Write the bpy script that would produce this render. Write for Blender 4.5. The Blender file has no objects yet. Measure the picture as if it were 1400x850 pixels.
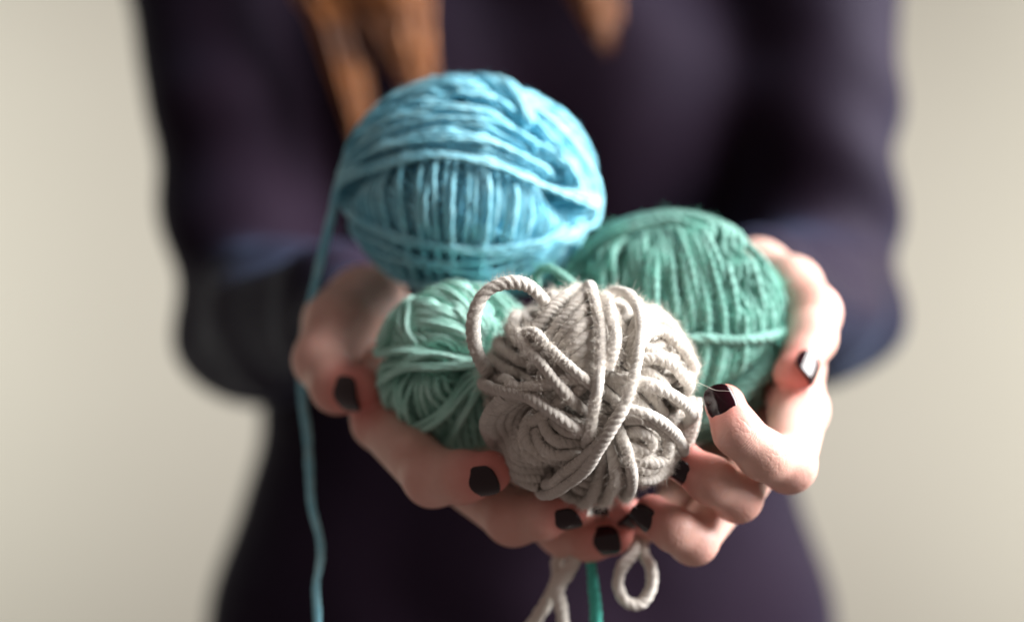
import bpy, bmesh, math, random
import numpy as np
from mathutils import Vector, Matrix, kdtree

random.seed(7); RNG = np.random.default_rng(11)
sc = bpy.context.scene
COL = sc.collection
MM = 0.001
K = 0.22                      # mm per photograph pixel in the focus plane
D = K * 1400 * 50 / 36        # camera distance to that plane, mm
Z0 = 1150.0                   # camera height above the floor, mm

def P(px, py, y):
    """a point y mm behind the focus plane (world mm)"""
    s = K * (D + y) / D
    return np.array([(px - 700) * s, y, (425 - py) * s + Z0])

def R_(rpx, y): return rpx * K * (D + y) / D
def nrm(v):
    v = np.asarray(v, float); return v / (np.linalg.norm(v, axis=-1, keepdims=True) + 1e-12)

# ------------------------------------------------------------------ helpers
def mesh_obj(name, V, quads, mat, parent=None, uv=None, tris=None, smooth=True, attrs=None):
    me = bpy.data.meshes.new(name)
    V = np.asarray(V, np.float32) * MM
    q = np.asarray(quads, np.int32).reshape(-1, 4)
    t = np.asarray(tris if tris is not None else [], np.int32).reshape(-1, 3)
    me.vertices.add(len(V)); me.vertices.foreach_set('co', V.ravel())
    loops = np.concatenate([q.ravel(), t.ravel()])
    me.loops.add(len(loops)); me.loops.foreach_set('vertex_index', loops)
    me.polygons.add(len(q) + len(t))
    st = np.concatenate([np.arange(len(q)) * 4, len(q) * 4 + np.arange(len(t)) * 3])
    me.polygons.foreach_set('loop_start', st.astype(np.int32))
    if smooth: me.polygons.foreach_set('use_smooth', np.ones(len(q) + len(t), bool))
    me.update(calc_edges=True)
    if uv is not None:
        l = me.uv_layers.new(name='UVMap')
        l.data.foreach_set('uv', np.asarray(uv, np.float32)[loops].ravel())
    for k, a in (attrs or {}).items():
        at = me.attributes.new(k, 'FLOAT', 'POINT'); at.data.foreach_set('value', np.asarray(a, np.float32))
    me.validate()
    o = bpy.data.objects.new(name, me); COL.objects.link(o)
    me.materials.append(mat)
    if parent is not None: o.parent = parent
    return o

def tag(o, label=None, cat=None, group=None, kind=None):
    for k, v in (('label', label), ('category', cat), ('group', group), ('kind', kind)):
        if v: o[k] = v
    return o

# ------------------------------------------------------------------ materials
def new_mat(name):
    m = bpy.data.materials.new(name); m.use_nodes = True
    nt = m.node_tree; b = nt.nodes['Principled BSDF']
    return m, nt, b
def N(nt, t, **kw):
    n = nt.nodes.new(t)
    for k, v in kw.items():
        if k in n.inputs: n.inputs[k].default_value = v
        else: setattr(n, k, v)
    return n
def ramp(nt, stops):
    r = nt.nodes.new('ShaderNodeValToRGB'); e = r.color_ramp.elements
    while len(e) < len(stops): e.new(0.5)
    for i, (p, c) in enumerate(stops): e[i].position = p; e[i].color = (*c, 1)
    return r

def yarn_mat(name, dark, light, sheen=0.3, sx=0.35, bump=0.35):
    m, nt, b = new_mat(name); L = nt.links.new
    uv = N(nt, 'ShaderNodeUVMap'); mp = N(nt, 'ShaderNodeMapping'); mp.inputs['Scale'].default_value = (sx, 26, 1)
    L(uv.outputs[0], mp.inputs[0])
    n1 = N(nt, 'ShaderNodeTexNoise', Scale=1.0, Detail=4.0, Roughness=0.65); L(mp.outputs[0], n1.inputs['Vector'])
    tc = N(nt, 'ShaderNodeTexCoord')
    n2 = N(nt, 'ShaderNodeTexNoise', Scale=90.0, Detail=3.0); L(tc.outputs['Object'], n2.inputs['Vector'])
    n3 = N(nt, 'ShaderNodeTexNoise', Scale=1500.0, Detail=2.0); L(tc.outputs['Object'], n3.inputs['Vector'])
    a = N(nt, 'ShaderNodeMath', operation='MULTIPLY_ADD'); L(n1.outputs[0], a.inputs[0]); a.inputs[1].default_value = 0.6
    s = N(nt, 'ShaderNodeMath', operation='MULTIPLY'); L(n2.outputs[0], s.inputs[0]); s.inputs[1].default_value = 0.4
    L(s.outputs[0], a.inputs[2])
    r = ramp(nt, [(0.32, dark), (0.68, light)]); L(a.outputs[0], r.inputs[0])
    L(r.outputs[0], b.inputs['Base Color'])
    b.inputs['Roughness'].default_value = 0.95
    b.inputs['Specular IOR Level'].default_value = 0.15
    b.inputs['Sheen Weight'].default_value = sheen
    b.inputs['Sheen Roughness'].default_value = 0.5
    b.inputs['Sheen Tint'].default_value = (*[min(1, c * 1.3 + 0.15) for c in light], 1)
    mx = N(nt, 'ShaderNodeMath', operation='MULTIPLY_ADD'); L(n3.outputs[0], mx.inputs[0]); mx.inputs[1].default_value = 0.5
    L(n1.outputs[0], mx.inputs[2])
    bp = N(nt, 'ShaderNodeBump', Strength=bump, Distance=0.0006); L(mx.outputs[0], bp.inputs['Height'])
    L(bp.outputs[0], b.inputs['Normal'])
    return m

M = {}
M['grey'] = yarn_mat('oatmeal_wool', (0.54, 0.49, 0.43), (0.84, 0.795, 0.735), 0.35, bump=0.8)
M['green'] = yarn_mat('sea_green_wool', (0.115, 0.275, 0.235), (0.25, 0.46, 0.40), 0.3)
M['mint'] = yarn_mat('mint_cotton', (0.30, 0.66, 0.55), (0.58, 0.86, 0.78), 0.1)
M['aqua'] = yarn_mat('turquoise_wool', (0.06, 0.42, 0.34), (0.11, 0.55, 0.45), 0.2)
M['blue'] = yarn_mat('sky_blue_wool', (0.10, 0.50, 0.68), (0.48, 0.82, 0.90), 0.15, bump=0.2)
M['cream'] = yarn_mat('cream_wool', (0.66, 0.61, 0.54), (0.85, 0.81, 0.75), 0.2)

def fuzz_mat(name, c):
    m, nt, b = new_mat(name)
    b.inputs['Base Color'].default_value = (*c, 1); b.inputs['Roughness'].default_value = 0.7
    b.inputs['Specular IOR Level'].default_value = 0.3
    return m
M['fz_grey'] = fuzz_mat('oatmeal_fibre', (0.82, 0.77, 0.70))
M['fz_green'] = fuzz_mat('sea_green_fibre', (0.16, 0.50, 0.40))
M['fz_mint'] = fuzz_mat('mint_fibre', (0.40, 0.78, 0.66))
M['fz_blue'] = fuzz_mat('sky_blue_fibre', (0.30, 0.68, 0.84))

def skin():
    m, nt, b = new_mat('skin'); L = nt.links.new
    tc = N(nt, 'ShaderNodeTexCoord')
    n1 = N(nt, 'ShaderNodeTexNoise', Scale=60.0, Detail=4.0); L(tc.outputs['Object'], n1.inputs['Vector'])
    n2 = N(nt, 'ShaderNodeTexNoise', Scale=700.0, Detail=3.0); L(tc.outputs['Object'], n2.inputs['Vector'])
    n3 = N(nt, 'ShaderNodeTexVoronoi', Scale=1100.0); L(tc.outputs['Object'], n3.inputs['Vector'])
    at = N(nt, 'ShaderNodeAttribute', attribute_name='flush')
    r = ramp(nt, [(0.3, (0.58, 0.335, 0.27)), (0.7, (0.70, 0.455, 0.385))]); L(n1.outputs[0], r.inputs[0])
    mix = N(nt, 'ShaderNodeMix', data_type='RGBA'); L(at.outputs['Fac'], mix.inputs[0])
    L(r.outputs[0], mix.inputs[6]); mix.inputs[7].default_value = (0.64, 0.155, 0.135, 1)
    L(mix.outputs[2], b.inputs['Base Color'])
    b.inputs['Roughness'].default_value = 0.48
    b.inputs['Specular IOR Level'].default_value = 0.4
    b.inputs['Subsurface Weight'].default_value = 0.25
    b.inputs['Subsurface Radius'].default_value = (1.0, 0.35, 0.2)
    b.inputs['Subsurface Scale'].default_value = 0.003
    ad = N(nt, 'ShaderNodeMath', operation='MULTIPLY_ADD'); L(n3.outputs['Distance'], ad.inputs[0]); ad.inputs[1].default_value = 0.5
    L(n2.outputs[0], ad.inputs[2])
    al = N(nt, 'ShaderNodeAttribute', attribute_name='along'); jt = N(nt, 'ShaderNodeAttribute', attribute_name='joint')
    n4 = N(nt, 'ShaderNodeTexNoise', Scale=160.0, Detail=2.0); L(tc.outputs['Object'], n4.inputs['Vector'])
    ph = N(nt, 'ShaderNodeMath', operation='MULTIPLY_ADD'); L(al.outputs['Fac'], ph.inputs[0]); ph.inputs[1].default_value = 3.6
    nm_ = N(nt, 'ShaderNodeMath', operation='MULTIPLY'); L(n4.outputs[0], nm_.inputs[0]); nm_.inputs[1].default_value = 9.0; L(nm_.outputs[0], ph.inputs[2])
    si = N(nt, 'ShaderNodeMath', operation='SINE'); L(ph.outputs[0], si.inputs[0])
    ab = N(nt, 'ShaderNodeMath', operation='ABSOLUTE'); L(si.outputs[0], ab.inputs[0])
    pw = N(nt, 'ShaderNodeMath', operation='POWER'); L(ab.outputs[0], pw.inputs[0]); pw.inputs[1].default_value = 0.5
    jm = N(nt, 'ShaderNodeMath', operation='MULTIPLY'); L(pw.outputs[0], jm.inputs[0]); L(jt.outputs['Fac'], jm.inputs[1])
    b0 = N(nt, 'ShaderNodeBump', Strength=0.2, Distance=0.0006); L(jm.outputs[0], b0.inputs['Height'])
    bp = N(nt, 'ShaderNodeBump', Strength=0.16, Distance=0.0005); L(ad.outputs[0], bp.inputs['Height']); L(b0.outputs[0], bp.inputs['Normal'])
    L(bp.outputs[0], b.inputs['Normal'])
    return m
M['skin'] = skin()

m, nt, b = new_mat('aubergine_nail_polish'); M['polish'] = m
b.inputs['Base Color'].default_value = (0.012, 0.0006, 0.003, 1); b.inputs['Roughness'].default_value = 0.09
b.inputs['Coat Weight'].default_value = 0.0; b.inputs['Specular IOR Level'].default_value = 0.4; b.inputs['Coat Roughness'].default_value = 0.03

m, nt, b = new_mat('sweater_knit'); M['knit'] = m
tc = N(nt, 'ShaderNodeTexCoord'); n1 = N(nt, 'ShaderNodeTexNoise', Scale=14.0, Detail=5.0); nt.links.new(tc.outputs['Object'], n1.inputs['Vector'])
r = ramp(nt, [(0.3, (0.0105, 0.0042, 0.0075)), (0.7, (0.0145, 0.0062, 0.0110))]); nt.links.new(n1.outputs[0], r.inputs[0])
nt.links.new(r.outputs[0], b.inputs['Base Color'])
b.inputs['Roughness'].default_value = 0.58; b.inputs['Specular IOR Level'].default_value = 0.04; b.inputs['Specular Tint'].default_value = (0.45, 0.62, 1.0, 1)
b.inputs['Sheen Weight'].default_value = 0.14; b.inputs['Sheen Roughness'].default_value = 0.55
b.inputs['Sheen Tint'].default_value = (0.25, 0.40, 0.70, 1)
wv = N(nt, 'ShaderNodeTexWave', Scale=260.0, Distortion=1.0); nt.links.new(tc.outputs['Object'], wv.inputs['Vector'])
bp = N(nt, 'ShaderNodeBump', Strength=0.3, Distance=0.0006); nt.links.new(wv.outputs[0], bp.inputs['Height']); nt.links.new(bp.outputs[0], b.inputs['Normal'])

m, nt, b = new_mat('auburn_hair'); M['hair'] = m
tc = N(nt, 'ShaderNodeTexCoord'); n1 = N(nt, 'ShaderNodeTexNoise', Scale=40.0, Detail=3.0); nt.links.new(tc.outputs['Object'], n1.inputs['Vector'])
r = ramp(nt, [(0.3, (0.08, 0.022, 0.007)), (0.7, (0.46, 0.165, 0.04))]); nt.links.new(n1.outputs[0], r.inputs[0])
nt.links.new(r.outputs[0], b.inputs['Base Color']); b.inputs['Roughness'].default_value = 0.4

m, nt, b = new_mat('beige_plaster'); M['wall'] = m
tc = N(nt, 'ShaderNodeTexCoord'); n1 = N(nt, 'ShaderNodeTexNoise', Scale=1.3, Detail=4.0); nt.links.new(tc.outputs['Object'], n1.inputs['Vector'])
r = ramp(nt, [(0.3, (0.56, 0.53, 0.46)), (0.7, (0.60, 0.57, 0.50))]); nt.links.new(n1.outputs[0], r.inputs[0])
nt.links.new(r.outputs[0], b.inputs['Base Color']); b.inputs['Roughness'].default_value = 0.85
n2 = N(nt, 'ShaderNodeTexNoise', Scale=180.0, Detail=3.0); nt.links.new(tc.outputs['Object'], n2.inputs['Vector'])
bp = N(nt, 'ShaderNodeBump', Strength=0.2, Distance=0.001); nt.links.new(n2.outputs[0], bp.inputs['Height']); nt.links.new(bp.outputs[0], b.inputs['Normal'])

# ------------------------------------------------------------------ yarn
def resample(pts, step):
    pts = np.asarray(pts, float)
    d = np.r_[0, np.cumsum(np.linalg.norm(np.diff(pts, axis=0), axis=1))]
    n = max(4, int(d[-1] / step))
    s = np.linspace(0, d[-1], n)
    return np.stack([np.interp(s, d, pts[:, k]) for k in range(3)], 1)
def catmull(pts, sub=14):
    p = np.asarray(pts, float); p = np.vstack([2 * p[0] - p[1], p, 2 * p[-1] - p[-2]])
    out = []
    t = np.linspace(0, 1, sub, endpoint=False)[:, None]
    for i in range(1, len(p) - 2):
        a, b_, c, d = p[i - 1], p[i], p[i + 1], p[i + 2]
        out.append(0.5 * ((2 * b_) + (c - a) * t + (2 * a - 5 * b_ + 4 * c - d) * t ** 2 + (3 * b_ - a - 3 * c + d) * t ** 3))
    out.append(p[-2][None]); return np.vstack(out)
def smooth1(a, sig):
    n = max(1, int(sig * 3)); k = np.exp(-0.5 * (np.arange(-n, n + 1) / sig) ** 2); k /= k.sum()
    if a.ndim == 1: return np.convolve(np.pad(a, n, 'edge'), k, 'valid')
    return np.stack([smooth1(a[:, i], sig) for i in range(a.shape[1])], 1)

class Tubes:
    """many plied strands collected into ONE mesh"""
    def __init__(s): s.V = []; s.Q = []; s.T = []; s.UV = []; s.n = 0; s.u0 = 0.0
    def add(s, pts, r, ref, lobes=3, per=4, pitch=None, depth=1.0, wob=0.07, taper=0):
        pts = np.asarray(pts, float); n = len(pts)
        t = nrm(np.gradient(pts, axis=0))
        ref = np.asarray(ref, float); ref = np.broadcast_to(ref, pts.shape) if ref.ndim == 1 else ref
        nn = nrm(ref - (ref * t).sum(1, keepdims=True) * t); bb = np.cross(t, nn)
        L = np.r_[0, np.cumsum(np.linalg.norm(np.diff(pts, axis=0), axis=1))]
        pitch = pitch or 7.5 * r
        Mv = lobes * per
        ph = np.arange(Mv) / Mv * 2 * np.pi
        dl = (ph + np.pi / lobes) % (2 * np.pi / lobes) - np.pi / lobes
        b0 = 0.42 * depth; a0 = 1.02 - b0
        f = b0 * np.cos(dl) + np.sqrt(np.maximum(a0 ** 2 - (b0 * np.sin(dl)) ** 2, 0.0))
        tw = 2 * np.pi * L / pitch
        tw = tw + 0.8 * np.interp(L, np.arange(0, L[-1] + 20, 9.0), RNG.normal(0, 1, len(np.arange(0, L[-1] + 20, 9.0))))
        rr = r * (1 + wob * smooth1(RNG.normal(0, 1, n + 0), 3) * 2.5)
        if taper: rr = rr * np.clip(np.minimum(L, L[-1] - L) / taper, 0.05, 1) ** 0.5
        ang = ph[None] + tw[:, None]
        rad = rr[:, None] * f[None]
        V = pts[:, None] + rad[..., None] * (np.cos(ang)[..., None] * nn[:, None] + np.sin(ang)[..., None] * bb[:, None])
        base = s.n; V = V.reshape(-1, 3)
        i = np.arange(n - 1)[:, None] * Mv; j = np.arange(Mv)[None]; j2 = (j + 1) % Mv
        Q = np.stack([i + j, i + j2, i + Mv + j2, i + Mv + j], -1).reshape(-1, 4) + base
        u = np.broadcast_to((L + s.u0)[:, None], (n, Mv)); v = np.broadcast_to((ph / (2 * np.pi))[None], (n, Mv))
        s.u0 += L[-1] + 13.7
        s.UV.append(np.stack([u, v], -1).reshape(-1, 2))
        s.V.append(V); s.Q.append(Q)
        c = np.stack([pts[0], pts[-1]]); k = base + n * Mv
        s.V.append(c); s.UV.append(np.array([[0, 0], [0, 0]]))
        jj = np.arange(Mv); e = base + (n - 1) * Mv
        s.T.append(np.stack([np.full(Mv, k), base + (jj + 1) % Mv, base + jj], 1))
        s.T.append(np.stack([np.full(Mv, k + 1), e + jj, e + (jj + 1) % Mv], 1))
        s.n += n * Mv + 2
    def build(s, name, mat, parent=None):
        return mesh_obj(name, np.vstack(s.V) - (s.org if hasattr(s, 'org') else 0), np.vstack(s.Q), mat, parent, uv=np.vstack(s.UV), tris=np.vstack(s.T))

class Ball:
    def __init__(s, cx, cy, y, rx, rz, ry, roll, r, lobes, per, core, step=0.55, pitch=None, depth=1.0, seed=1, perm=8):
        s.c = P(cx, cy, y); s.px = (cx, cy); s.y = y
        s.R = np.array([R_(rx, y), ry, R_(rz, y)]) ; s.rpx = (rx, rz)
        s.roll = math.radians(roll); s.r = r; s.lobes = lobes; s.per = per; s.core = core
        s.step = step; s.pitch = pitch; s.depth = depth
        s.Rm = float(np.mean(s.R)) - core
        npts = int(4 * np.pi * s.Rm ** 2 / (0.5 * r) ** 2)
        i = np.arange(npts) + 0.5; ph = np.arccos(1 - 2 * i / npts); th = np.pi * (1 + 5 ** 0.5) * i
        s.F = np.stack([np.cos(th) * np.sin(ph), np.sin(th) * np.sin(ph), np.cos(ph)], 1)
        s.kd = kdtree.KDTree(npts)
        for k in range(npts): s.kd.insert(s.F[k].tolist(), k)
        s.kd.balance(); s.H = np.zeros(npts)
        s.t = Tubes(); s.t.org = s.c; s.paths = []; s.todo = []; s.cap = 1.3
        s.rng = np.random.default_rng(seed)
    def rb(s, d):                      # radius of the core along d
        c, sn = math.cos(s.roll), math.sin(s.roll)
        q = np.stack([d[:, 0] * c + d[:, 2] * sn, d[:, 1], -d[:, 0] * sn + d[:, 2] * c], 1)
        return 1 / np.sqrt(((q / (s.R - s.core)) ** 2).sum(1))
    def lay(s, dirs, r=None, press=0.82, sink=(True, True), stiff=2.2, lift=0.0, maxh=None, bridge=3):
        r = r or s.r
        d = nrm(dirs)
        pos = d * s.Rm; pos = resample(pos, r * 0.55); d = nrm(pos)
        ang = r / s.Rm; hc = np.zeros(len(d)); nb = []
        for i in range(len(d)):
            f = s.kd.find_range(d[i].tolist(), ang)
            idx = np.fromiter((a[1] for a in f), int, len(f)); ds = np.fromiter((a[2] for a in f), float, len(f)) * s.Rm
            g = np.sqrt(np.maximum(r * r - ds * ds, 0)); nb.append((idx, g))
            hc[i] = (s.H[idx] + g * press).max() if len(idx) else r
        if maxh: hc = np.minimum(hc, maxh)
        h = hc.copy()
        for _ in range(bridge):
            h = np.maximum(hc - 0.12 * r, smooth1(h, stiff * 2))
        h = smooth1(h, 1.5) + lift
        n = len(h); e = max(3, int(9.0 / (r * 0.55))); w = np.arange(n)
        if sink[0]: h = h - 2.6 * r * np.clip(1 - w / e, 0, 1) ** 1.5
        if sink[1]: h = h - 2.6 * r * np.clip(1 - (n - 1 - w) / e, 0, 1) ** 1.5
        for i, (idx, g) in enumerate(nb):
            if len(idx): s.H[idx] = np.maximum(s.H[idx], h[i] + g)
        s.todo.append((d, h, r))
    def settle(s, keep=0.05):
        """pull the pile in so that its outside follows the ball's outline, keeping the relief between strands"""
        nc = 2200; i = np.arange(nc) + 0.5; ph = np.arccos(1 - 2 * i / nc); th = np.pi * (1 + 5 ** 0.5) * i
        C = np.stack([np.cos(th) * np.sin(ph), np.sin(th) * np.sin(ph), np.cos(ph)], 1)
        rho = max(0.11, 4.0 * s.r / s.Rm); val = np.zeros(nc)
        for k in range(nc):
            q = [a[1] for a in s.kd.find_range(C[k].tolist(), rho)]
            val[k] = np.mean(s.H[q]) + 0.5 * np.std(s.H[q])
        mean = val.mean(); kap = 1 / (0.085 ** 2)
        for d, h, r in s.todo:
            w = np.exp((d @ C.T - 1) * kap); S = (w @ val) / w.sum(1)
            h2 = h - S * (1 - keep) - mean * keep + s.core + 0.1 * s.r
            x = h2 - (s.core - r); cap = s.cap * s.r
            h2 = s.core - r + np.where(x > 0, cap * (1 - np.exp(-np.maximum(x, 0) / cap)), x)
            fine = catmull_even(d * (s.rb(d) + h2)[:, None], s.step * s.r)
            s.t.add(fine + s.c, r, nrm(fine), s.lobes, s.per, s.pitch and s.pitch * r / s.r, s.depth)
            s.paths.append((fine, r))
        s.C, s.val, s.mean, s.kap, s.keep = C, val, mean, kap, keep
    def top(s, d):
        """outermost strand surface along d after settling"""
        w = np.exp((d @ s.C.T - 1) * s.kap); S = (w @ s.val) / w.sum(1)
        H = np.array([s.H[s.kd.find(x.tolist())[1]] for x in d])
        return s.rb(d) + H - S * (1 - s.keep) - s.mean * s.keep + s.core + 0.1 * s.r
    def dirpx(s, pts):
        out = []
        for (x, y) in pts:
            a = (x - s.px[0]) / s.rpx[0]; b = -(y - s.px[1]) / s.rpx[1]; rho = math.hypot(a, b)
            if rho <= 0.97: v = (a, -math.sqrt(1 - rho * rho), b)
            else:
                e = (rho - 0.97) * 2.6 - 0.243; v = (a / rho * math.cos(e), math.sin(e), b / rho * math.cos(e))
            v = nrm(np.array(v) * s.R); out.append(v)
        return nrm(catmull(out))
    def hand(s, pts, **k): s.lay(s.dirpx(pts), **k)
    def coil(s, n, c0, turns, gap=1.08, jit=0.02, start=None, r=None, **k):
        r = r or s.r
        n = nrm(np.array(n, float)); u = nrm(np.cross(n, [0.3, 0.5, 0.81])); v = np.cross(n, u)
        a0 = s.rng.uniform(0, 6.28) if start is None else start
        th = a0 + np.linspace(0, turns * 2 * np.pi, int(turns * 70))
        dc = 2 * r * gap / s.Rm
        c = c0 + dc * (th - a0) / (2 * np.pi)
        for q in (1, 2, 3): c = c + jit / q * np.sin(q * th * 1.03 + s.rng.uniform(0, 6.28))
        c = np.clip(c, -0.96, 0.96); sc_ = np.sqrt(1 - c * c)
        s.lay(c[:, None] * n + sc_[:, None] * (np.cos(th)[:, None] * u + np.sin(th)[:, None] * v), r=r, **k)
    def scatter(s, k, turns=(3, 6), **kw):
        for _ in range(k):
            n = s.rng.normal(0, 1, 3); t = s.rng.uniform(*turns)
            s.coil(n, s.rng.uniform(-0.5, 0.3), t, **kw)
    def core_mesh(s):
        n, m_ = 40, 64
        ph = np.linspace(0.01, np.pi - 0.01, n); th = np.arange(m_) / m_ * 2 * np.pi
        d = np.stack([np.sin(ph)[:, None] * np.cos(th)[None], np.sin(ph)[:, None] * np.sin(th)[None], np.cos(ph)[:, None] + 0 * th[None]], -1).reshape(-1, 3)
        w = np.exp((d @ s.C.T - 1) * s.kap); S = (w @ s.val) / w.sum(1)
        V = d * (s.rb(d) - S * (1 - s.keep) - s.mean * s.keep + s.core - 0.2 * s.r)[:, None] + s.c
        i = np.arange(n - 1)[:, None] * m_; j = np.arange(m_)[None]; j2 = (j + 1) % m_
        Q = np.stack([i + j, i + m_ + j, i + m_ + j2, i + j2], -1).reshape(-1, 4) + s.t.n
        s.t.V.append(V); s.t.Q.append(Q); s.t.UV.append(np.stack([V[:, 0], V[:, 2] * 0.05], 1)); s.t.n += len(V)
    def finish(s, name, mat):
        s.settle()
        s.core_mesh()
        o = s.t.build(name, mat); o.location = (s.c * MM).tolist(); s.o = o
        return o
    def fuzz(s, count, mat, length=(1.5, 5), rad=0.03, extra=()):
        """loose fibres standing off the strands"""
        rng = s.rng; allp = np.vstack([p for p, r in s.paths] + [p - s.c for p, r in extra]); rr = np.concatenate([np.full(len(p), r) for p, r in s.paths] + [np.full(len(p), r) for p, r in extra])
        tt = np.vstack([nrm(np.gradient(p, axis=0)) for p, r in s.paths] + [nrm(np.gradient(p, axis=0)) for p, r in extra])
        hgt = np.linalg.norm(allp, axis=1) - s.rb(nrm(allp))
        w = np.clip(hgt, 0.3, s.core) ** 0.6 * (allp[:, 1] < s.R[1] * 0.35)
        # where another strand lies on top the fibre would start buried: skip those
        good = []
        idx = rng.choice(len(allp), count * 3, p=w / w.sum())
        tops = s.top(nrm(allp[idx])); lens = np.linalg.norm(allp[idx], axis=1)
        for i, tp, ln_ in zip(idx, tops, lens):
            if tp < ln_ + rr[i] * 1.35: good.append(i)
            if len(good) >= count: break
        idx = np.array(good); n = len(idx); seg = 7
        rad_d = nrm(allp[idx]); t = tt[idx]; b = np.cross(t, rad_d)
        a = rng.uniform(-1.3, 1.3, n)[:, None]
        out = np.cos(a) * rad_d + np.sin(a) * b
        p = allp[idx] + out * rr[idx][:, None] * 0.85
        dirn = nrm(out * rng.uniform(0.15, 1.0, (n, 1)) + t * rng.choice([-1, 1], (n, 1)) * rng.uniform(0.3, 1.2, (n, 1)) + rng.normal(0, 0.35, (n, 3)))
        ln = rng.uniform(length[0], length[1], n) * rng.uniform(0.3, 1, n)
        curl = rng.normal(0, 1, (n, 3)); pts = [p]
        for q in range(seg - 1):
            curl = curl * 0.7 + rng.normal(0, 0.6, (n, 3))
            dirn = nrm(dirn + curl * 0.35 - rad_d * 0.10)
            p = p + dirn * (ln / (seg - 1))[:, None]; pts.append(p)
        pts = np.stack(pts, 1)
        fibre_curves('fuzz', pts, rad, mat, s.o)

def fibre_curves(name, pts, rad, mat, parent):
    n, seg, _ = pts.shape
    cu = bpy.data.hair_curves.new(name); cu.add_curves([seg] * n)
    cu.attributes['position'].data.foreach_set('vector', (pts.reshape(-1, 3) * MM).astype(np.float32).ravel())
    ra = cu.attributes.get('radius') or cu.attributes.new('radius', 'FLOAT', 'POINT')
    ra.data.foreach_set('value', np.tile(np.linspace(1, 0.35, seg) * rad * MM, n).astype(np.float32))
    cu.materials.append(mat)
    o = bpy.data.objects.new(name, cu); COL.objects.link(o)
    if parent: o.parent = parent
    return o

def catmull_even(pts, step):
    return resample(catmull(pts, 5), step)

def strand(name, ptsw, r, mat, parent, lobes=3, per=5, pitch=None, depth=0.6, ref=(0.2, -1, 0.1), org=None, taper=0):
    t = Tubes(); p = catmull(ptsw, 16); p = resample(p, r * 0.35); t.org = org if org is not None else 0
    t.add(p, r, np.array(ref, float), lobes, per, pitch or 4.2 * r, depth, taper=taper)
    o = t.build(name, mat, parent); return o, (p, r)

# ---------------- grey ball (in focus, in front)
G = Ball(806, 540, 27, 149, 150, 33.0, 0, 1.85, 3, 6, 7.6, step=0.26, pitch=5.8, depth=0.46, seed=5)
G.cap = 1.15
G.scatter(8, (3, 5), jit=0.03)
G.coil((0.15, -0.2, 1), -0.8, 13, jit=0.02)
G.coil((0.75, -0.1, 0.65), 0.25, 4.5, gap=1.0)          # upper right bands
def gz2(l): return [(480 + a / 2.5, 360 + b / 2.5) for a, b in l]
def g1(l): return [(640 + a / 5.31, 380 + b / 5.31) for a, b in l]
def g2(l): return [(800 + a / 5.31, 380 + b / 5.31) for a, b in l]
def g3(l): return [(640 + a / 5.0, 530 + b / 5.0) for a, b in l]
def g4(l): return [(790 + a / 5.0, 530 + b / 5.0) for a, b in l]
# under bundles, upper left part: strands leaning from upper right to lower left
for k in range(9):
    o_ = k * 88
    G.hand(g1([(230 + o_ * .8, 40 + o_ * .22 + 150), (380 + o_ * .75, 120 + o_ * .35 + 150), (520 + o_ * .65, -30 + o_ * .5 + 150), (720 + o_ * .5, -110 + o_ * .55 + 150)][::-1] if False else
              [(880, -60 + o_), (760, 60 + o_), (600, 170 + o_), (430, 300 + o_), (250, 400 + o_)]), bridge=2)
# left side rolled bundle running towards lower left
for k in range(7):
    G.hand(g3([(420 - k * 30, -40 + k * 12), (250 - k * 26, 70 + k * 40), (170 - k * 10, 230 + k * 46), (260 + k * 4, 420 + k * 30), (400 + k * 10, 560 + k * 24)]), bridge=2)
# lower left nest of nearly parallel strands
G.hand(g3([(340, 140), (360, 300), (450, 450), (550, 590), (600, 690)]))
G.hand(g3([(430, 180), (520, 310), (640, 380), (760, 420), (850, 450)]))
G.hand(g3([(400, 280), (470, 380), (600, 450), (760, 470), (860, 480)]))
G.hand(g3([(500, 200), (600, 270), (720, 330), (830, 380)]))
G.hand(g3([(230, 300), (330, 420), (430, 560), (520, 660)]))
# right side: bands
for k, yy in enumerate((240, 330, 420)):
    G.hand(g2([(330, yy + 150), (400, yy - 10), (520, yy - 60), (660, yy + 40), (800, yy + 190), (900, yy + 330)]), bridge=2)
for q in range(6):
    G.hand(g4([(250 + q * 8, 340 + q * 62), (380, 330 + q * 66), (520, 360 + q * 56), (640, 330 + q * 46), (760, 230 + q * 40), (900, 80)]), bridge=2)
G.hand(g4([(300, 230), (420, 190), (540, 240), (600, 340), (560, 460), (400, 480)]), bridge=2)
G.hand(g4([(330, 330), (400, 280), (480, 320), (470, 400), (350, 400)]), bridge=2)
G.hand(g2([(330, 560), (450, 540), (560, 590), (680, 690), (830, 860)]))
G.hand(g2([(200, 660), (330, 690), (480, 740), (640, 820), (800, 930)]))
G.hand(g4([(230, 80), (340, 110), (470, 160), (600, 260), (700, 390), (760, 520)]))
G.hand(g4([(430, -60), (600, 20), (720, 120), (800, 260)]))
# lower fringe running down below the knot
G.hand(g4([(100, 330), (150, 480), (150, 620), (60, 790), (-20, 900)]))
G.hand(g4([(180, 330), (220, 480), (230, 640), (190, 780), (150, 920)]))
G.hand(g4([(240, 190), (290, 350), (330, 520), (340, 700), (330, 880)]))
G.hand(g4([(90, 360), (40, 500), (-40, 640), (-160, 730)]))
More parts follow.
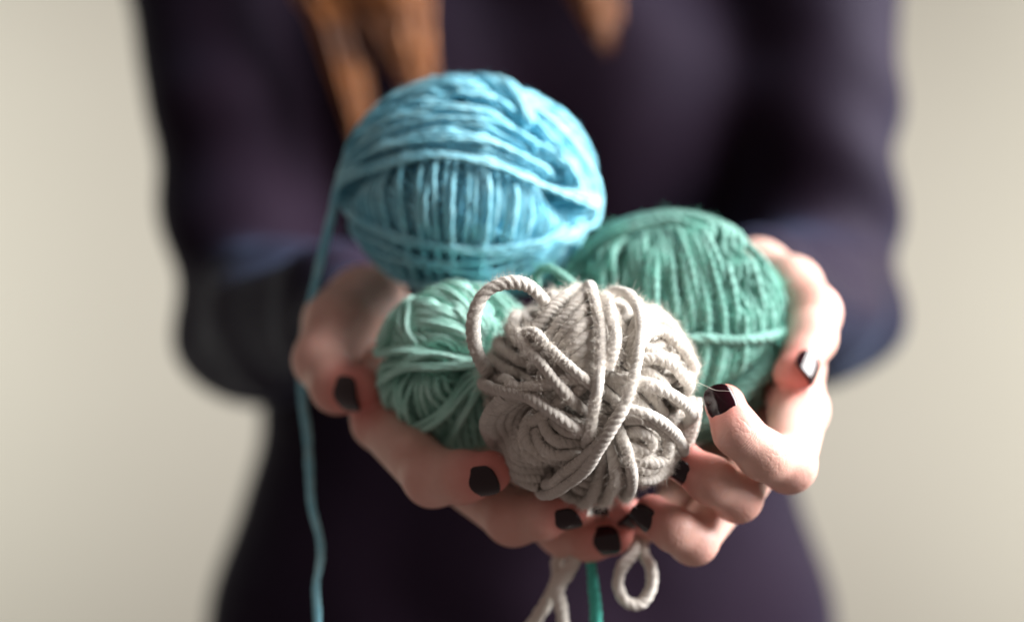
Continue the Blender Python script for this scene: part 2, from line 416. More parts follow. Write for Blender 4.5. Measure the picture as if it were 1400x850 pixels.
# crossing strands on the front
G.hand(g1([(100, 700), (240, 720), (420, 810), (600, 940), (800, 1080)]))
G.hand(g3([(-30, -60), (180, -10), (400, 30), (560, 130), (700, 230), (820, 340)]))
G.hand(g1([(400, 760), (560, 730), (740, 690), (900, 700)]))
G.hand(g1([(310, 130), (320, 310), (400, 480), (530, 620), (680, 800), (800, 950)]))
G.hand(g1([(360, 380), (460, 380), (560, 480), (700, 610), (850, 730), (930, 790)]))
G.hand(g2([(20, -120), (40, 100), (80, 300), (80, 480), (60, 660), (30, 850), (-10, 1100), (-40, 1230)]), lift=0.3)
G.hand(g2([(200, -60), (330, 120), (370, 280), (350, 440), (310, 640), (240, 860), (130, 1050), (0, 1220), (-180, 1400), (-330, 1540)]), lift=0.6)
G.hand(g2([(130, 60), (160, 250), (180, 420), (130, 620)]))
G.hand(g4([(280, 60), (210, 180), (120, 330), (20, 500), (-130, 640), (-330, 770)]), lift=0.9)
GB = G.finish('yarn_ball', M['grey'])
tag(GB, 'oatmeal grey wool yarn ball resting on the fingertips in front of the others', 'yarn ball', 'yarn balls cupped in the hands')
loop_pts = [P(672, 512, 28), P(661, 500, 20), P(649, 472, 14), P(648, 434, 10), P(662, 402, 9), P(690, 387, 9), P(718, 389, 10), P(738, 404, 13), P(751, 420, 20), P(764, 440, 30)]
lo, e1 = strand('loose_loop', loop_pts, 2.25, M['grey'], GB, per=7, pitch=7.8, org=G.c)
lo['label'] = 'loose loop of yarn standing off the upper left of the ball'
def tail(name, pts, r, mat, parent, org, label=None, **k):
    o, e = strand(name, pts, r, mat, parent, org=org, **k)
    if label: o['label'] = label
    return e
tail('hanging_strand', [P(800, 690, 62), P(796, 735, 52), P(780, 775, 48), P(763, 805, 46), P(768, 835, 46), P(770, 880, 47), P(764, 1000, 48)], 2.4, M['cream'], GB, G.c, 'pale strand end crossing in front of another below the fingers')
tail('hanging_strand', [P(778, 690, 66), P(772, 735, 60), P(762, 768, 58), P(764, 792, 55), P(748, 822, 52), P(728, 852, 50), P(690, 900, 50), P(650, 1000, 52)], 2.4, M['cream'], GB, G.c, 'pale strand slanting left below the fingers')
tail('hanging_loop', [P(850, 700, 60), P(868, 748, 50), P(850, 775, 46), P(845, 800, 45), P(856, 822, 45), P(876, 824, 46), P(890, 803, 47), P(890, 775, 48), P(880, 755, 52), P(874, 700, 60)], 2.15, M['cream'], GB, G.c, 'small closed loop of pale yarn dangling below the fingers')
G.fuzz(36000, M['fz_grey'], (1.5, 5.0), 0.032, extra=[e1])
# one long stray fibre reaching the index nail
f_ = catmull([P(948, 520, 12), P(962, 526, 9), P(978, 533, 6), P(990, 534, 5), P(1001, 535, 5)], 8) - G.c
fibre_curves('stray_fibre', f_[None], 0.075, M['fz_grey'], GB)

# ---------------- green ball
Gr = Ball(912, 454, 86, 165, 163, 40.0, 0, 1.5, 3, 4, 4.5, step=0.5, pitch=9.5, seed=9)
Gr.scatter(5, (4, 7), jit=0.03)
Gr.coil((0.95, -0.25, 0.25), -0.9, 24, gap=1.2, jit=0.02)
NG = 30
for k in range(NG):                                                   # the fan of near-vertical strands
    t = k / (NG - 1); j = Gr.rng.normal(0, 2.2, 6); e = 4 * t * (1 - t)
    top = (815 + 185 * t + j[0], 262 + 60 * abs(t - 0.4) ** 1.3)
    a = (792 + 225 * t + j[1], 318 + 10 * t); m_ = (768 + 285 * t + j[2], 385 + 6 * t); bt = (752 + 322 * t + j[3], 462)
    c = (738 + 322 * t + j[4], 530); d_ = (760 + 255 * t + j[5], 620); f = (800 + 170 * t, 690)
    Gr.hand([top, a, m_, bt, c, d_, f], bridge=2)
for k in range(9):                                                    # lower strands leaning to the left
    Gr.hand([(1085 - k * 9, 440 + k * 18), (1040 - k * 16, 500 + k * 12), (990 - k * 20, 560 + k * 8), (940 - k * 22, 620 + k * 4)], bridge=2)
Gr.hand([(722, 380), (760, 335), (820, 303), (880, 288), (945, 291), (1005, 322), (1050, 375), (1078, 440)])
Gr.hand([(735, 400), (775, 350), (830, 315), (880, 298), (925, 296), (985, 318)])
Gr.hand([(750, 410), (800, 345), (850, 318), (900, 305), (950, 312)])
Gr.hand([(720, 480), (800, 470), (930, 460), (990, 462), (1050, 455), (1082, 440)], r=1.75, lift=0.3)
GrB = Gr.finish('yarn_ball', M['green'])
tag(GrB, 'large sea green wool yarn ball in the hand with the brightly lit thumb', 'yarn ball', 'yarn balls cupped in the hands')
lo, e2 = strand('loose_loop', [P(733, 395, 62), P(734, 376, 56), P(748, 366, 52), P(768, 376, 50), P(792, 396, 52), P(812, 420, 58)], 1.5, M['green'], GrB, org=Gr.c)
Gr.fuzz(14000, M['fz_green'], (2, 8), 0.05, extra=[e2])

# ---------------- mint ball
Mi = Ball(628, 500, 64, 116, 116, 28.0, 0, 0.92, 3, 3, 6.2, step=0.7, pitch=9.0, depth=0.8, seed=21)
Mi.bf = 1.3; Mi.cap = 1.0
Mi.scatter(9, (5, 9), jit=0.03)
def z5(l): return [(500 + a / 3.4, 370 + b / 3.4) for a, b in l]
def band(B, fn, path, n, off, spread=2.0, **k):
    off = (off[0] * B.bf, off[1] * B.bf); n = max(1, int(n * (1.45 if n > 3 else 1)))
    for q in range(n):
        j = B.rng.normal(0, spread, (len(path), 2))
        B.hand(fn([(a + off[0] * q + j[i][0], b + off[1] * q + j[i][1]) for i, (a, b) in enumerate(path)]), **k)
Mi.coil((0.2, -0.3, 0.9), 0.1, 9, jit=0.05)
band(Mi, z5, [(90, 420), (115, 560), (150, 690), (230, 800)], 4, (13, 4), 4)
band(Mi, z5, [(190, 430), (200, 560), (215, 680), (260, 790)], 3, (26, 0), 4)
band(Mi, z5, [(270, 450), (320, 590), (370, 660), (430, 740)], 3, (28, -14), 4)
band(Mi, z5, [(250, 330), (350, 300), (440, 350), (490, 460), (470, 600)], 5, (10, -16), 4)
band(Mi, z5, [(20, 420), (110, 260), (260, 240), (420, 270), (560, 330)], 5, (6, -13), 5)
band(Mi, z5, [(40, 380), (70, 300), (150, 150), (300, 100), (450, 190), (560, 330)], 5, (4, -12), 5)
band(Mi, z5, [(300, 30), (430, 60), (560, 150), (660, 300), (700, 450)], 8, (20, -4), 6)
band(Mi, z5, [(160, 60), (170, 150), (175, 280), (230, 360)], 2, (30, 0), 5)
band(Mi, z5, [(10, 330), (60, 362), (200, 338), (380, 365), (520, 380), (640, 400)], 3, (2, 10), 4)
band(Mi, z5, [(10, 430), (75, 430), (200, 395), (340, 372), (520, 410), (640, 440)], 2, (0, 9), 4)
band(Mi, z5, [(40, 520), (85, 480), (200, 430), (350, 418), (520, 410), (640, 380)], 3, (2, 8), 3)
band(Mi, z5, [(90, 640), (140, 708), (250, 712), (370, 630), (470, 510), (560, 400), (620, 250)], 3, (8, 9), 3)
band(Mi, z5, [(110, 660), (160, 725), (280, 800), (390, 770), (460, 650), (540, 500), (640, 300)], 3, (0, 10), 3)
MiB = Mi.finish('yarn_ball', M['mint'])
tag(MiB, 'small pale mint green cotton yarn ball behind the grey ball on the shaded hand', 'yarn ball', 'yarn balls cupped in the hands')
tail('hanging_strand', [P(790, 640, 80), P(800, 700, 62), P(806, 750, 50), P(811, 800, 48), P(815, 850, 48), P(817, 1000, 50)], 2.0, M['aqua'], MiB, Mi.c, 'bright turquoise strand end hanging below the fingers')
Mi.fuzz(4000, M['fz_mint'], (0.8, 3), 0.03)

# ---------------- blue ball
Bl = Ball(643, 258, 100, 178, 153, 45.0, -7, 1.0, 2, 4, 7.0, step=0.75, pitch=14, depth=0.6, seed=33)
Bl.bf = 1.25; Bl.cap = 1.2
Bl.scatter(8, (4, 8), jit=0.03, gap=1.3)
def z1(l): return [(380 + a / 2.43, 80 + b / 2.43) for a, b in l]
for x in (228, 248, 285, 306, 326, 346, 374, 418, 436, 480, 500, 521, 545, 573, 600, 645, 668, 690, 712, 736, 772, 792, 822, 848, 880, 905, 930, 955, 985, 1010, 1035):
    j = Bl.rng.normal(0, 3.5, 5)
    Bl.hand(z1([(620 + (x - 620) * 0.72 + j[4], 200), (620 + (x - 620) * 0.86 + j[0], 300), (x + j[1], 400), (x - 5 + j[2], 530), (620 + (x - 620) * 0.9 - 8 + j[3], 650), (620 + (x - 620) * 0.66 - 10, 770)]), bridge=4, lift=1.3, stiff=4)
# dense bands over the top
def fan(B, fn, A, Z, n, spread, **k):
    A = np.array(A, float); Z = np.array(Z, float); order = B.rng.permutation(n)
    for q in order:
        t = q / (n - 1); B.hand(fn([tuple(x) for x in A + (Z - A) * t + B.rng.normal(0, spread, A.shape)]), **k)
fan(Bl, z1, [(330, 170), (440, 90), (560, 60), (700, 80), (860, 190), (1000, 330), (1100, 520)], [(230, 330), (330, 200), (450, 140), (600, 130), (780, 190), (950, 310), (1090, 480)], 9, 4, bridge=2)
fan(Bl, z1, [(300, -60), (400, 20), (520, 90), (650, 150), (780, 190), (900, 260), (1000, 360), (1090, 500)], [(430, -80), (560, 0), (680, 60), (800, 150), (900, 230), (990, 330), (1060, 430), (1090, 520)], 7, 4, bridge=2)
fan(Bl, z1, [(230, 330), (300, 210), (430, 130), (600, 120), (780, 170), (950, 290), (1090, 450)], [(170, 440), (250, 330), (400, 240), (580, 225), (760, 260), (940, 350), (1090, 480)], 8, 4, bridge=2)
fan(Bl, z1, [(170, 440), (250, 330), (400, 235), (580, 215), (760, 250), (940, 340), (1090, 480)], [(150, 470), (220, 405), (360, 355), (540, 325), (720, 345), (860, 395), (1090, 490)], 9, 3, bridge=2)
fan(Bl, z1, [(650, 30), (760, 80), (930, 210), (1040, 370), (1085, 520), (1060, 650)], [(740, 110), (830, 220), (920, 330), (985, 450), (1010, 560), (980, 700)], 9, 4, bridge=2)
fan(Bl, z1, [(430, -80), (560, 0), (680, 60), (800, 150), (900, 230), (990, 330), (1060, 430), (1090, 520)], [(560, -60), (700, 20), (800, 90), (900, 190), (980, 290), (1040, 390), (1075, 480), (1085, 560)], 7, 3, bridge=2)
fan(Bl, z1, [(690, 20), (745, 90), (800, 170), (830, 260)], [(720, 20), (775, 90), (820, 160), (850, 240)], 4, 3, bridge=2, lift=0.8)
band(Bl, z1, [(140, 470), (210, 410), (350, 370), (540, 345), (720, 370), (850, 420), (985, 460), (1090, 480)], 3, (0, 11), 3)
band(Bl, z1, [(150, 440), (215, 480), (300, 555), (430, 610), (600, 640), (780, 640), (950, 590), (1090, 520)], 2, (0, 12), 4)
band(Bl, z1, [(160, 500), (230, 570), (350, 640), (520, 690), (700, 690), (860, 650), (1000, 570)], 2, (0, 14), 5)
fan(Bl, z1, [(180, 600), (270, 680), (400, 740), (600, 750), (800, 710), (960, 620)], [(200, 720), (300, 800), (420, 850), (600, 860), (800, 820), (940, 740)], 9, 5)
BlB = Bl.finish('yarn_ball', M['blue'])
tag(BlB, 'largest yarn ball, sky blue, on top at the back with a long strand hanging off', 'yarn ball', 'yarn balls cupped in the hands')
tail('hanging_strand', [P(650, 125, 92), P(605, 118, 88), P(560, 124, 87), P(515, 152, 88), P(486, 188, 89), P(466, 240, 92), P(452, 300, 97), P(437, 362, 100), P(426, 410, 104), P(414, 470, 110), P(413, 540, 108), P(420, 590, 100), P(423, 640, 86), P(426, 690, 76), P(437, 735, 66), P(438, 765, 60), P(432, 800, 55), P(434, 850, 50), P(430, 920, 45), P(436, 1000, 40)], 1.65, M['blue'], BlB, Bl.c, 'long blue strand hanging past the shaded thumb', lobes=3, per=4, pitch=9)
Bl.fuzz(7000, M['fz_blue'], (1.2, 4), 0.035)

# ------------------------------------------------------------------ implicit surfaces
class Field:
    def __init__(s, lo, hi, h):
        s.lo = np.array(lo, float); s.h = h; s.n = np.ceil((np.array(hi, float) - s.lo) / h).astype(int) + 1
        s.ax = [(s.lo[k] + np.arange(s.n[k]) * h).astype(np.float32) for k in range(3)]
        s.f = np.full(s.n, 50.0, np.float32)
    def win(s, lo, hi):
        a = [max(0, int((lo[k] - s.lo[k]) / s.h)) for k in range(3)]; b = [min(s.n[k], int((hi[k] - s.lo[k]) / s.h) + 2) for k in range(3)]
        return tuple(slice(a[k], max(a[k], b[k])) for k in range(3))
    def grid(s, w): return s.ax[0][w[0]][:, None, None], s.ax[1][w[1]][None, :, None], s.ax[2][w[2]][None, None, :]
def smin(a, b, k):
    h = np.maximum(k - np.abs(a - b), 0) / k
    return np.minimum(a, b) - h * h * k * 0.25
def cone(X, Y, Z, a, b, ra, rb):
    d = b - a; L2 = max(float((d * d).sum()), 1e-6)
    px, py, pz = X - a[0], Y - a[1], Z - a[2]
    t = np.clip((px * d[0] + py * d[1] + pz * d[2]) / L2, 0, 1)
    q = np.sqrt((px - t * d[0]) ** 2 + (py - t * d[1]) ** 2 + (pz - t * d[2]) ** 2)
    return q - (ra + (rb - ra) * t)
def ell(X, Y, Z, c, R):
    q = np.sqrt(((X - c[0]) / R[0]) ** 2 + ((Y - c[1]) / R[1]) ** 2 + ((Z - c[2]) / R[2]) ** 2)
    return (q - 1) * min(R)
def chain(F, pts, kin, kout, acc=None):
    """one limb: list of (point, radius); blended inside by kin, into F by kout"""
    P_ = np.array([p for p, r in pts]); rm = max(r for p, r in pts); pad = rm + 8 + kout
    w = F.win(P_.min(0) - pad, P_.max(0) + pad); X, Y, Z = F.grid(w)
    g = None
    for (a, ra), (b, rb) in zip(pts[:-1], pts[1:]):
        d = cone(X, Y, Z, a, b, ra, rb); g = d if g is None else smin(g, d, kin)
    F.f[w] = smin(F.f[w], g, kout)
def blob(F, c, R, k, sub=False):
    c = np.array(c, float); R = np.array(R, float)
    w = F.win(c - R - 10 - k, c + R + 10 + k); X, Y, Z = F.grid(w); g = ell(X, Y, Z, c, R)
    F.f[w] = -smin(-F.f[w], g, k) if sub else smin(F.f[w], g, k)

def surface_nets(F):
    f = F.f; nx, ny, nz = f.shape; ins = f < 0
    c = ins[:-1, :-1, :-1].astype(np.int8)
    cnt = np.zeros((nx - 1, ny - 1, nz - 1), np.int8)
    for dx in (0, 1):
        for dy in (0, 1):
            for dz in (0, 1): cnt += ins[dx:nx - 1 + dx, dy:ny - 1 + dy, dz:nz - 1 + dz]
    act = (cnt > 0) & (cnt < 8); ci = np.argwhere(act); idm = np.full(act.shape, -1, np.int32); idm[act] = np.arange(len(ci))
    s = np.zeros((len(ci), 3)); m_ = np.zeros(len(ci))
    for ax in range(3):
        o1, o2 = [k for k in range(3) if k != ax]
        for a in (0, 1):
            for b in (0, 1):
                o = np.zeros(3, int); o[o1] = a; o[o2] = b; p0 = ci + o; p1 = p0.copy(); p1[:, ax] += 1
                f0 = f[tuple(p0.T)]; f1 = f[tuple(p1.T)]; cr = (f0 < 0) != (f1 < 0)
                t = np.where(cr, f0 / np.where(f0 == f1, 1, f0 - f1), 0)
                q = o[None].astype(float).repeat(len(ci), 0); q[:, ax] = t
                s[cr] += q[cr]; m_[cr] += 1
    V = (ci + s / m_[:, None]) * F.h + F.lo
    Q = []
    for ax in range(3):
        o1, o2 = [(1, 2), (2, 0), (0, 1)][ax]
        sl0 = [slice(None)] * 3; sl1 = [slice(None)] * 3; sl0[ax] = slice(0, -1); sl1[ax] = slice(1, None)
        a0, a1 = ins[tuple(sl0)], ins[tuple(sl1)]; e = np.argwhere(a0 != a1)
        e = e[(e[:, o1] > 0) & (e[:, o2] > 0) & (e[:, o1] < f.shape[o1] - 1) & (e[:, o2] < f.shape[o2] - 1)]
        fl = a0[tuple(e.T)]
        def cid(d1, d2):
            k = e.copy(); k[:, o1] -= d1; k[:, o2] -= d2; return idm[tuple(k.T)]
        q = np.stack([cid(1, 1), cid(0, 1), cid(0, 0), cid(1, 0)], 1)
        q[~fl] = q[~fl][:, ::-1]; Q.append(q)
    return V, np.vstack(Q)

# ---------------- hands: digit = joints (px, py, depth, apparent radius px)
def J(px, py, y, r): return (P(px, py, y), R_(r, y))
DIG = {
 'R_thumb': [J(1035, 375, 128, 42), J(1082, 392, 104, 40), J(1110, 428, 84, 38), J(1108, 462, 72, 34), J(1090, 505, 58, 27)],
 'R_index': [J(1075, 500, 100, 46), J(1092, 560, 62, 39), J(1078, 636, 28, 36), J(1044, 622, 18, 33), J(1008, 590, 14, 31), J(992, 556, 17, 27)],
 'R_middle': [J(1030, 560, 105, 44), J(1040, 620, 66, 36), J(1008, 680, 32, 32), J(972, 656, 24, 31), J(937, 634, 26, 26)],
 'R_ring': [J(985, 610, 105, 42), J(990, 680, 66, 34), J(948, 738, 36, 32), J(920, 722, 30, 29), J(893, 704, 33, 24)],
 'R_pinky': [J(940, 640, 105, 38), J(925, 690, 78, 28), J(890, 712, 56, 25), J(856, 700, 44, 20)],
 'L_thumb': [J(500, 420, 132, 52), J(462, 440, 108, 46), J(440, 492, 88, 38), J(462, 528, 74, 36), J(488, 532, 66, 30)],
 'L_index': [J(512, 520, 110, 46), J(520, 575, 72, 38), J(592, 652, 38, 39), J(632, 652, 28, 35), J(664, 648, 24, 29)],
 'L_middle': [J(570, 580, 108, 44), J(610, 640, 74, 36), J(702, 706, 44, 38), J(740, 704, 36, 32), J(775, 698, 32, 24)],
 'L_ring': [J(630, 600, 110, 42), J(690, 670, 80, 32), J(770, 728, 58, 31), J(805, 735, 50, 30), J(833, 733, 46, 26)],
 'L_pinky': [J(680, 610, 112, 38), J(730, 660, 88, 26), J(790, 690, 70, 26), J(830, 700, 62, 22)],
}
YC = 188.0
Rw = [J(1010, 440, 150, 52), J(1040, 400, 215, 62)]; Lw = [J(490, 450, 155, 52), J(455, 425, 215, 62)]
wr, wl = Rw[0], Lw[0]
lo = [min(p[0][0] for d in DIG.values() for p in d) - 20, 0, min(p[0][2] for d in DIG.values() for p in d) - 20]
hi = [max(p[0][0] for d in DIG.values() for p in d) + 28, YC, max(p[0][2] for d in DIG.values() for p in d) + 25]
F = Field(lo, hi, 0.95)
# palms and forearms
def palm(F, side, w, fore):
    for k, nm in enumerate(('index', 'middle', 'ring', 'pinky')):
        m_ = DIG[side + nm][0]; chain(F, [(w[0], w[1] * 0.8), (m_[0], m_[1] * 0.95)], 4, 9)
    a = DIG[side + 'thumb'][0]; chain(F, [(w[0], w[1] * 0.8), (a[0], a[1])], 4, 12)
    chain(F, fore, 4, 12)
palm(F, 'R_', wr, Rw); palm(F, 'L_', wl, Lw)
FF = {}
tips = {}
for nm, ch in DIG.items():
    g = Field(F.lo, F.lo + (F.n - 1) * F.h, F.h)if False else None
    P_ = np.array([p for p, r in ch]); pad = max(r for p, r in ch) + 14
    w = F.win(P_.min(0) - pad, P_.max(0) + pad); X, Y, Z = F.grid(w); g = None
    for (a, ra), (b_, rb_) in zip(ch[:-1], ch[1:]):
        d = cone(X, Y, Z, a, b_, ra, rb_); g = d if g is None else smin(g, d, 3.5)
    FF[nm] = (w, g)
    tips[nm] = ch[-1]
# digits: blended to each other with a crease only, to the palm softly
fing = np.full(F.f.shape, 50.0, np.float32)
for nm, (w, g) in FF.items():
    fing[w] = smin(fing[w], g, 1.2)
F.f = smin(F.f, fing, 8.0)
NAIL = {  # facing of each nail, width factor
 'R_thumb': (0.42, -0.88, -0.05), 'R_index': (-0.38, -0.88, 0.12), 'R_middle': (-0.25, -0.72, -0.62), 'R_ring': (-0.10, -0.85, -0.48),
 'R_pinky': (-0.1, -0.9, -0.3), 'L_thumb': (0.10, -0.97, -0.22), 'L_index': (0.25, -0.92, -0.22), 'L_middle': (0.25, -0.85, -0.42),
 'L_ring': (-0.05, -0.98, -0.1), 'L_pinky': (0.1, -0.9, -0.2)}
nails = []
for nm, n0 in NAIL.items():
    B_, rB = DIG[nm][-1]; A_, _ = DIG[nm][-2]
    d = nrm(B_ - A_); n0 = nrm(np.array(n0, float)); n = nrm(n0 - (n0 @ d) * d); b_ = np.cross(d, n)
    nails.append((nm, B_, rB, d, n, b_))
    # nail bed: shave the top of the fingertip a little and raise the cuticle fold behind it
    blob(F, B_ + n * rB * 1.72 + d * rB * 0.35, [rB * 1.0] * 3, 1.2, sub=True)
    blob(F, B_ - d * rB * 1.45 + n * rB * 0.5, [rB * 0.52] * 3, 2.5)
    blob(F, B_ - n * rB * 0.25 + d * rB * 0.25, [rB * 0.95] * 3, 2.0)
Vh, Qh = surface_nets(F)

# coarse rest of the body, behind y = YC + 3
def body_prims(F, g):
    """g = extra thickness (the sweater is the body grown outward)"""
    sh = {'R': np.array([190, 470, Z0 + 235]), 'L': np.array([-192, 470, Z0 + 235])}
    el = {'R': P(1118, 415, 395), 'L': P(355, 440, 395)}
    for s_, fo, rr in (('R', Rw, R_(62, 215)), ('L', Lw, R_(62, 215))):
        chain(F, [(fo[1][0], rr * 0.9 + g * 0.8), (0.5 * fo[1][0] + 0.5 * el[s_] + np.array([0, 0, -4]), 30 + g), (el[s_], 37 + g)], 10, 8)
        chain(F, [(el[s_], 37 + g), (0.5 * el[s_] + 0.5 * sh[s_] + np.array([0, -6, 0]), 38 + g), (sh[s_], 46 + g)], 10, 14)
    chain(F, [(sh['R'], 44 + g), (np.array([60, 480, Z0 + 262]), 46 + g), (np.array([-55, 480, Z0 + 262]), 46 + g), (sh['L'], 44 + g)], 10, 20)
    for x, z, rx, ry, rz in ((0, 150, 142, 82, 150), (6, -60, 160, 84, 170), (6, -210, 196, 94, 150), (8, -340, 205, 100, 150), (-58, 120, 62, 36, 70), (66, 120, 62, 36, 70)):
        yy = 500 if rx > 70 else 432
        blob(F, (x, yy, Z0 + z), (rx + g, ry + g, rz + g), 30)
blo = [-300, YC + 3, Z0 - 360]; bhi = [300, 620, Z0 + 620]
FB = Field(blo, bhi, 4.0)
body_prims(FB, 0)
chain(FB, [(np.array([2, 490, Z0 + 270]), 56), (np.array([2, 480, Z0 + 370]), 52)], 10, 25)     # neck
blob(FB, (2, 465, Z0 + 455), (70, 88, 104), 14); blob(FB, (2, 400, Z0 + 385), (38, 34, 30), 20); blob(FB, (2, 375, Z0 + 440), (11, 18, 20), 8)
Vb, Qb = surface_nets(FB)

def flush(V):
    out = np.zeros(len(V))
    for nm, B_, rB, d, n, b_ in nails:
        c = B_ + d * rB * 0.2; out = np.maximum(out, 0.9 * np.exp(-((V - c) ** 2).sum(1) / (2 * (rB * 1.25) ** 2)))
        k = DIG[nm][2 if 'thumb' in nm else 2]; out = np.maximum(out, 0.28 * np.exp(-((V - k[0]) ** 2).sum(1) / (2 * (k[1] * 1.0) ** 2)))
    return out
Vall = np.vstack([Vh, Vb]); Qall = np.vstack([Qh, Qb + len(Vh)])
def creases(V):
    best = np.full(len(V), 1e9); along = np.zeros(len(V)); wt = np.zeros(len(V))
    for nm, ch in DIG.items():
        L0 = 0
        for i, ((a, ra), (b_, rb_)) in enumerate(zip(ch[:-1], ch[1:])):
            d = b_ - a; L = np.linalg.norm(d); t = np.clip((V - a) @ d / L ** 2, 0, 1); q = np.linalg.norm(V - a - t[:, None] * d, axis=1) - ra
            m_ = q < best; best[m_] = q[m_]; along[m_] = (L0 + t * L)[m_]
            j = 0.0
            if i >= 1: j = np.exp(-((t * L) / 3.6) ** 2)
            if 1 <= i + 1 < len(ch) - 1: j = np.maximum(j, np.exp(-((L - t * L) / 3.6) ** 2))
            wt[m_] = (j * np.ones(len(V)))[m_]; L0 += L
    wt[best > 6] = 0
    return along, wt
al, wt = creases(Vall)
person = mesh_obj('person', Vall, Qall, M['skin'], attrs={'flush': flush(Vall), 'along': al, 'joint': wt})
bm = bmesh.new(); bm.from_mesh(person.data)
bm.edges.ensure_lookup_table()
be = [e for e in bm.edges if e.is_boundary and all(abs(v.co.y * 1000 - YC) < 9 for v in e.verts)]
for sgn in (1, -1):
    es = [e for e in be if e.verts[0].co.x * sgn > 0]
    try: bmesh.ops.bridge_loops(bm, edges=es)
    except Exception as ex: print('bridge', sgn, ex)
ob = [e for e in bm.edges if e.is_boundary]
bmesh.ops.holes_fill(bm, edges=ob, sides=0)
bmesh.ops.recalc_face_normals(bm, faces=bm.faces[:])
for f in bm.faces: f.smooth = True
bm.to_mesh(person.data); bm.free()
tag(person, 'person in a dark sweater holding out both cupped hands full of yarn balls', 'person')

# nails
def fingernail(B_, r, d, n, b_, wide=1.0, dark=True):
    U, W = 33, 21; s0, s1 = -0.78 * r, 1.06 * r
    V = []
    for lay in (0, 1):
        for i in range(U):
            u = i / (U - 1); s = s0 + (s1 - s0) * u
            if u < 0.45: k = max(0, 1 - ((0.45 - u) / 0.45) ** 2.1) ** 0.5 * 0.97 + 0.03
            elif u > 0.62: k = max(0, 1 - ((u - 0.62) / 0.385) ** 2.6) ** 0.5
            else: k = 1
            for j in range(W):
                a = (j / (W - 1) * 2 - 1) * math.radians(47) * wide * k
                edge = abs(j / (W - 1) * 2 - 1)
                h = r * 1.0 + 0.62 - 0.10 * r * (u - 0.35) ** 2 * 2.0 - (0.25 if (edge > 0.95 or i in (0, U - 1)) else 0) - lay * 0.75
                V.append(B_ + d * s + (np.cos(a) * n + np.sin(a) * b_) * h - n * 0.04 * r)
    Q = []
    for i in range(U - 1):
        for j in range(W - 1):
            a = i * W + j; Q.append((a, a + 1, a + W + 1, a + W)); o = U * W
            Q.append((o + a, o + a + W, o + a + W + 1, o + a + 1))
    rim = [i * W for i in range(U)] + [(U - 1) * W + j for j in range(1, W)] + [i * W + W - 1 for i in range(U - 2, -1, -1)] + [j for j in range(W - 2, 0, -1)]
    for a, b2 in zip(rim, rim[1:] + rim[:1]): Q.append((a, b2, b2 + U * W, a + U * W))
    o = mesh_obj('fingernail', V, Q, M['polish'], person)
    bm = bmesh.new(); bm.from_mesh(o.data); bmesh.ops.recalc_face_normals(bm, faces=bm.faces[:]); bm.to_mesh(o.data); bm.free()
    return o
for nm, B_, rB, d, n, b_ in nails: fingernail(B_, rB, d, n, b_, 1.18 if 'thumb' in nm else 1.05)

# sweater: the body grown outward, with folds
FS = Field([-320, YC - 50, Z0 - 400], [320, 640, Z0 + 330], 4.0)
body_prims(FS, 9)
for fo, s_ in ((Rw, 1), (Lw, -1)):
    chain(FS, [(fo[0][0] + np.array([0, 14, 0]), fo[0][1] + 2.5), (fo[1][0], R_(62, 215) * 0.9 + 8)], 4, 8)
X, Y, Z = FS.grid((slice(None),) * 3)
ax_ = np.abs(X) - 165
zz = Z - Z0
fold = 3.6 * np.sin(zz / 13.0 + X / 38.0 + 1.6 * np.sin(X / 45.0 + Y / 50.0)) * np.exp(-((zz - 40) / 95.0) ** 2) * np.clip((np.abs(X) - 110) / 40, 0, 1)
fold = fold + 3.0 * np.sin(X / 24.0 + zz / 60.0 + np.sin(zz / 33.0) * 1.4) * np.clip((110 - np.abs(X)) / 50, 0, 1)
fold = fold + 2.2 * np.sin(zz / 9.0 + Y / 16.0 + np.sin(X / 20.0)) * np.clip((380 - Y) / 80, 0, 1)
FS.f += fold.astype(np.float32)
blob(FS, (2, 455, Z0 + 330), (74, 90, 62), 8, sub=True)                # neckline
Vs, Qs = surface_nets(FS)
sw = mesh_obj('sweater', Vs, Qs, M['knit'], person)

# hair: locks falling over the chest
T = Tubes()
def lock(path, n, spread, r=0.9):
    for q in range(n):
        a = RNG.uniform(0, 6.28); rad = spread * math.sqrt(RNG.uniform(0, 1)); ph = RNG.uniform(0, 6.28, 2)
        pts = []
        for i, p in enumerate(path):
            t = i / (len(path) - 1); w = 0.45 + 0.9 * math.sin(math.pi * (0.15 + 0.75 * t)); w *= (1 - t) ** 0.5 * 0.9 + 0.1
            pts.append(p + np.array([math.cos(a) * rad * w + 3 * math.sin(t * 7 + ph[0]), math.sin(a) * rad * 0.5 * w, 5 * math.sin(ph[1]) * t]))
        pp = catmull(pts, 8); pp = resample(pp[:int(len(pp) * RNG.uniform(0.8, 1))], 6.0)
        T.add(pp, r, np.array([0, -1, 0.1]), 2, 3, 40, depth=0.3, taper=25)
lock([np.array([-55, 440, Z0 + 520]), np.array([-88, 420, Z0 + 420]), np.array([-95, 385, Z0 + 300]), P(432, -40, 375), P(458, 30, 372), P(480, 120, 370), P(500, 225, 368)], 80, 16)
lock([np.array([-45, 430, Z0 + 530]), np.array([-80, 405, Z0 + 400]), np.array([-72, 380, Z0 + 300]), P(520, -60, 372), P(545, 20, 368), P(560, 90, 366), P(590, 150, 366)], 60, 26)
lock([np.array([55, 430, Z0 + 530]), np.array([85, 405, Z0 + 420]), np.array([75, 390, Z0 + 300]), P(815, -90, 374), P(812, -20, 370), P(822, 35, 368), P(836, 72, 367)], 55, 20)
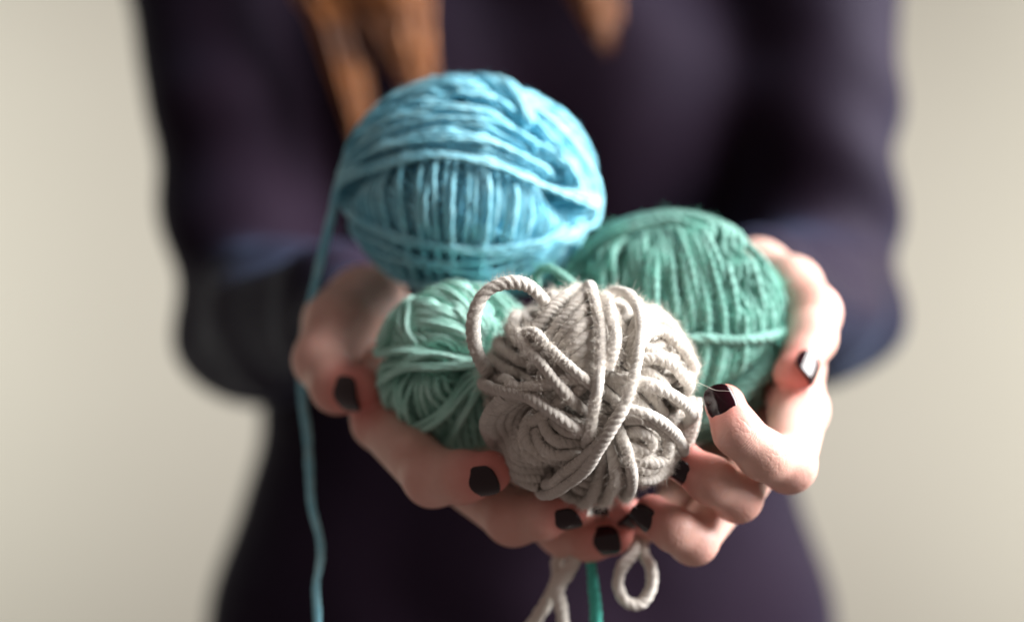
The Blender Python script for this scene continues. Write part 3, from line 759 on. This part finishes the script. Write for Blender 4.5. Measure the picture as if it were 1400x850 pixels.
for k in range(26):                                                   # cap of hair round the head
    a = math.radians(-200 + k * 220 / 25 - 0) ; cx, cy = 74 * math.cos(a), -96 * math.sin(a)
    if cy < -60: continue
    lock([np.array([2 + cx * 0.1, 465, Z0 + 566]), np.array([2 + cx * 0.8, 465 + cy * 0.8, Z0 + 530]), np.array([2 + cx * 1.08, 468 + cy, Z0 + 450]), np.array([2 + cx * 1.12, 475 + cy * 0.9, Z0 + 350]), np.array([2 + cx * 1.1, 490 + cy, Z0 + 290])], 22, 12, 1.4)
hair = T.build('hair', M['hair'], person)

# ------------------------------------------------------------------ setting: wall
def slab(name, x0, x1, y0, y1, z0, z1, mat):
    V = [(x, y, z) for x in (x0, x1) for y in (y0, y1) for z in (z0, z1)]
    Q = [(0, 1, 3, 2), (4, 6, 7, 5), (0, 4, 5, 1), (2, 3, 7, 6), (0, 2, 6, 4), (1, 5, 7, 3)]
    return mesh_obj(name, V, Q, mat, smooth=False)
wall = slab('wall', -2600, 2600, 1500, 1600, -50, 2900, M['wall']); tag(wall, kind='structure')

# ------------------------------------------------------------------ lights
def area(name, loc, target, size, energy, color, sy=None, spread=None):
    l = bpy.data.lights.new(name, 'AREA'); l.size = size; l.energy = energy; l.color = color
    if spread: l.spread = math.radians(spread)
    if sy: l.shape = 'RECTANGLE'; l.size_y = sy
    o = bpy.data.objects.new(name, l); COL.objects.link(o); o.location = loc
    o.rotation_euler = (Vector(target) - Vector(loc)).to_track_quat('-Z', 'Y').to_euler()
    return o
zc = Z0 * MM
area('window_light', (1.25, 0.04, zc + 0.68), (0.03, 0.1, zc), 1.3, 50, (1.0, 0.985, 0.975), 1.2, 100)
area('wall_fill', (-1.5, 0.85, zc - 0.1), (-1.35, 1.5, zc - 0.1), 1.2, 16, (0.97, 1.0, 0.94), 1.6)  # two unseen fill lamps, added to brighten the wall evenly
area('wall_fill', (1.5, 0.85, zc - 0.1), (1.35, 1.5, zc - 0.1), 1.2, 21, (0.98, 0.99, 0.94), 1.6)
w = bpy.data.worlds.new('World'); sc.world = w; w.use_nodes = True
bg = w.node_tree.nodes['Background']; bg.inputs[0].default_value = (1.0, 0.80, 0.73, 1); bg.inputs[1].default_value = 0.20

# ------------------------------------------------------------------ camera
cam = bpy.data.cameras.new('camera'); co = bpy.data.objects.new('camera', cam); COL.objects.link(co)
co.location = (0, -D * MM, Z0 * MM); co.rotation_euler = (math.radians(90), 0, 0)
cam.lens = 50; cam.sensor_width = 36; cam.clip_start = 0.02; cam.clip_end = 30
cam.dof.use_dof = True; cam.dof.focus_distance = (D + 4) * MM; cam.dof.aperture_fstop = 2.7
sc.camera = co
sc.view_settings.view_transform = 'Standard'; sc.view_settings.look = 'None'
sc.view_settings.exposure = 0; sc.view_settings.gamma = 1
sc.render.engine = 'CYCLES'
